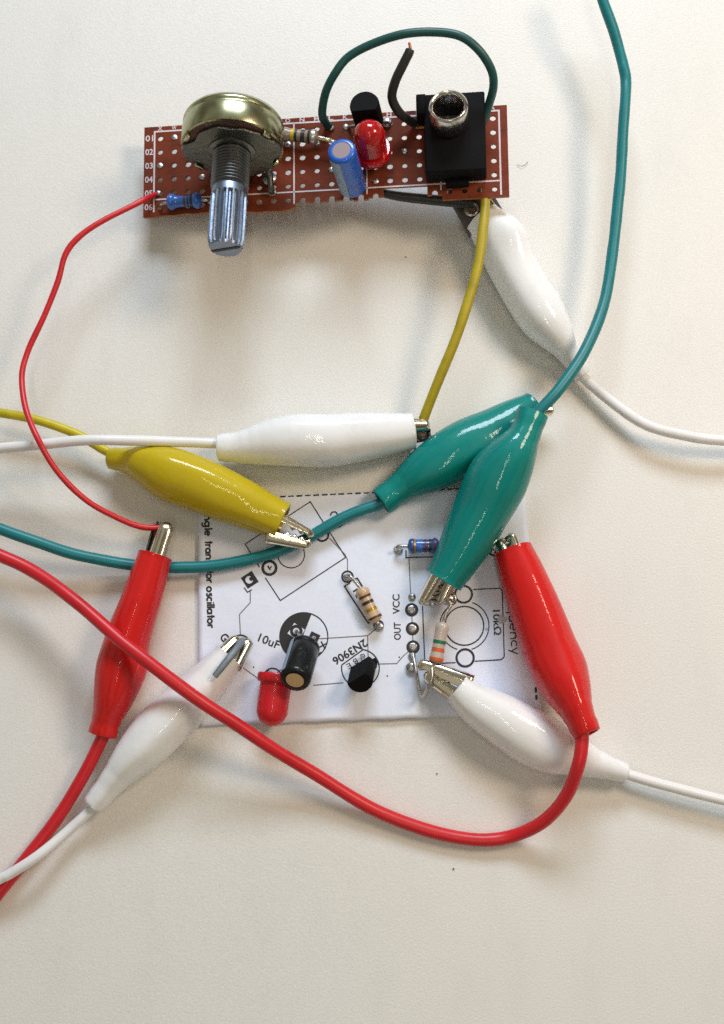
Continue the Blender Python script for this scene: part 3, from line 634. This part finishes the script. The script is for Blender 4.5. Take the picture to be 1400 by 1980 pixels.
# stamped mounting plate with ears
def plate():
    v, f = [], []; n = 48
    for i in range(n):
        a = 360 * i / n; r = .68 + .025 * math.sin(5 * R(a)) + .015 * math.sin(11 * R(a))
        for c_, wd, ex in ((90, 20, .15), (-90, 20, .17), (0, 26, -.02), (180, 22, .16), (135, 12, .1), (225, 12, .1)):
            d = (a - c_ + 180) % 360 - 180; r += ex * math.exp(-(d / wd) ** 4)
        v.append(pf @ Vector((r * math.cos(R(a)), r * math.sin(R(a)), .055)))
    f = [tuple(range(n))]; o = mesh('mounting_plate', v, f, 'plate', pot, smooth=False); md = o.modifiers.new('t', 'SOLIDIFY'); md.thickness = .05; md.offset = -1
    b = o.modifiers.new('b', 'BEVEL'); b.width = .012; b.segments = 2
plate()
for a in (58, 122, 238, 302):
    d = Vector((math.cos(R(a)), math.sin(R(a)), 0)); q = pf @ (d * .80); fr = frame(q, PA, (pf.to_3x3() @ d))
    box('can_tab', fr, -.05, .012, -.08, .08, -.28, .07, 'brass', pot, .012)
lathe('plate_boss', [(.40, .05), (.40, .075), (.33, .10), (.30, .10)], pf, 'plate', pot, sides=40)
prof = [(.30, .06), (.30, .12)]; z = .12
while z < .72: prof += [(.318, z), (.318, z + .012), (.292, z + .035)]; z += .058
prof += [(.31, z), (.28, z + .03), (.2, z + .03)]
lathe('bushing', prof, pf, 'bushing', pot, sides=40, ang=25)
KN = 72; v_, f_ = [], []
def kring(r, z, depth=0):
    for j in range(KN):
        a = 2 * math.pi * j / KN; rr = r - (depth if (j % 4) in (0, 1) else 0); v_.append(pf @ Vector((rr * math.cos(a), rr * math.sin(a), z)))
for r, z, dpt in ((.22, .72, 0), (.275, .73, 0), (.295, .78, 0), (.298, .90, 0), (.298, .93, .05), (.302, 1.2, .055), (.302, 1.72, .055), (.275, 1.82, .02), (.255, 1.86, 0)): kring(r, z, dpt)
for k_ in range(8):
    for j in range(KN): j2 = (j + 1) % KN; f_.append((k_ * KN + j, k_ * KN + j2, (k_ + 1) * KN + j2, (k_ + 1) * KN + j))
f_.append(tuple(8 * KN + j for j in range(KN)))
o = mesh('knurled_shaft', v_, f_, 'shaft', pot); creases(o, 28)
box('shaft_slot', frame(pf @ Vector((0, 0, 1.862)), PA, BU * 1 + BN * .25), -.25, .25, -.035, .035, -.02, .006, 'slot', pot, .004)
for i, dx in enumerate((-.5, 0, .5)):                       # terminals bent to the board
    q = pf @ Vector((-.62, dx, .0)); b_ = B((q - BO).dot(BU), (q - BO).dot(BV) - .28, 0)
    tube('terminal', [q, q - BN * .12 - BV * .06, b_ + BN * .12, b_ - BN * .05], .055, 'plate', pot, sides=8)
    bm = bmesh.new(); bmesh.ops.create_icosphere(bm, subdivisions=3, radius=.085)
    for w_ in bm.verts: w_.co.z *= .7; w_.co += w_.co * .2 * noise.noise(w_.co * 11 + Vector((i, 0, 0)))
    me = bpy.data.meshes.new('terminal_solder'); bm.to_mesh(me); bm.free(); so = link('terminal_solder', me, 'solder'); so.matrix_world = Matrix.Translation(b_)
    so.parent = pot; so.matrix_parent_inverse = pot.matrix_basis.inverted()

# jack socket
def U(px, py): q = BP(px, py, 0) - BO; return q.dot(BU), q.dot(BV)
u1 = U(941, 340)[0]; u0 = U(822, 300)[0]; v1 = U(940, 203)[1] + .03; v0 = U(880, 352)[1]
jack = box('jack_socket', BF, u0 + .02, u1, v0, v1, .02, .46, 'blackplastic', brd, .03)
box('jack_shoulder', BF, U(808, 215)[0], u0 + .05, U(820, 246)[1], v1 - .003, .03, .50, 'blackplastic', jack, .02)
box('jack_foot', BF, u0 + .35, u1 - .3, v0 - .12, v0 + .02, .01, .16, 'blackplastic', jack, .03)
jb = BP(869, 234, .46); jf = frame(jb, (BN + BV * .22).normalized(), BU)
lathe('jack_barrel', [(.315, -.02), (.315, .0), (.325, .02), (.328, .2), (.328, .36), (.318, .39), (.295, .405), (.262, .39), (.248, .35), (.248, .02), (.001, .02)], jf, ['barrel', 'slot'], jack, sides=56, mi=[0] * 9 + [1, 1], ang=50)
box('jack_contact', BF, U(806, 247)[0], U(835, 247)[0], U(820, 251)[1], U(820, 242)[1], .03, .06, 'copper', jack, .008)
for px_, py_ in ((857, 190), (880, 189)):
    pass
# transistor, led, blue capacitor
to92(brd, BP(714, 236, .32), BP(704, 200, .82), .25, .13, [[BP(700, 246, 0), BP(700, 240, .3), BP(706, 240, .4)], [BP(752, 238, .02), BP(745, 236, .2), BP(722, 238, .4)], [BP(672, 246, 0), BP(690, 243, .2), BP(712, 244, .4)]], (0, 1, 0))
led(brd, BP(720, 297, .24), BP(711, 243, .98), .265, [[BP(708, 318, -.02), BP(710, 312, .3)], [BP(736, 262, -.02), BP(741, 275, .2), BP(726, 300, .3)]], 'ledclear', True)
electrolytic(brd, BP(682, 361, .16), BP(660, 290, 1.22), .235, 'bluecap', 'silver', .155, (120, 172), [[BP(676, 367, -.02), BP(680, 362, .2)]])
resistor(brd, BP(541, 259, .22), BP(616, 266, .22), .105, 'beige3', [(.30, .38, 'byellow'), (.40, .46, 'bblack'), (.56, .66, 'bblack'), (.74, .80, 'bblack'), (.84, .92, 'bsilver')],
         [[BP(515, 256, 0), BP(520, 257, .2), BP(543, 259, .22)], [BP(612, 266, .22), BP(632, 270, .22), BP(648, 276, .15), BP(650, 280, 0)]], leadm='chrome', leadr=.04)
resistor(brd, BP(322, 391, .13), BP(391, 387, .13), .10, 'blueres', [(.50, .56, 'bbrown'), (.60, .64, 'bblack'), (.68, .75, 'bblack')],
         [[BP(309, 399, 0), BP(314, 394, .12), BP(326, 391, .13)], [BP(388, 387, .13), BP(400, 387, .12), BP(404, 389, 0)]], bone=.45)
for k_, r_ in ((11, 1), (13, 0), (13, 3), (17, 2), (16, 0), (12, 3), (15, 4), (9, 1), (20, 4), (1, 0), (0, 2), (3, 3)):
    o = blob(0, 0, 0, .06, .45, brd); o.matrix_world = Matrix.Translation(B(k_ * pc, -r_ * pc, .0))
# wires of the board
tube('jumper_wire', [BP(637, 245, .0), BP(630, 238, .15), BP(623, 218, .4), BP(630, 178, .7), BP(648, 142, .9), BP(674, 110, 1.0), BP(720, 85, 1.1), BP(780, 66, 1.2), BP(840, 62, 1.2), BP(890, 70, 1.2), BP(926, 97, 1.1), BP(950, 135, .9), BP(954, 168, .7), BP(945, 203, .4), BP(932, 240, .2)], .072, 'wgreen2', brd)
st_ = tube('stub_wire', [BP(803, 240, .08), BP(790, 232, .2), BP(770, 215, .4), BP(758, 188, .6), BP(764, 158, .8), BP(778, 128, .95), BP(790, 104, 1.05), BP(793, 96, 1.07)], [.07, .075, .08, .08, .08, .08, .078, .074], 'wblack', brd)
tube('bare_strand', [BP(792, 104, 1.05), BP(793, 92, 1.09), BP(791, 82, 1.12)], [.024, .026, .02], 'copper', st_, sides=8)
tube('lower_wire', [BP(735, 372, -.22), BP(768, 379, -.22), BP(820, 385, -.23), BP(880, 390, -.25), BP(915, 392, -.3)], [.07, .08, .088, .095, .09], 'wblack', brd)
tube('thin_red_wire', [BP(300, 373, .02), BP(290, 377, .12)] + pxpath([(268, 386, .75), (200, 424, .9), (150, 458, .95), (124, 492, .95), (110, 545, .9), (86, 610, .85), (56, 680, .8), (43, 730, .85), (48, 790, 1.0), (76, 852, 1.15), (116, 915, 1.0), (170, 970, .8), (225, 1003, .65), (272, 1018, .55), (316, 1018, .5)]), .05, 'wred', brd, sides=12, wob=.1, jit=.05)
tube('yellow_wire', [BP(938, 352, -.3), BP(938, 380, -.12)] + pxpath([(935, 430, 1.1), (921, 520, 1.1), (891, 635, 1.0), (856, 718, .8), (830, 780, .6), (817, 813, .48)]), .085, 'wyellow2', brd, wob=.08, jit=.03)
for (px_, py_, rr) in ((521, 345, .13), (405, 390, .05), (748, 237, .09), (807, 243, .06), (306, 373, .05), (640, 247, .06)):
    o = blob(px_, py_, 0, rr, .6, brd); o.matrix_world = Matrix.Translation(BP(px_, py_, .02 if rr < .12 else .07))
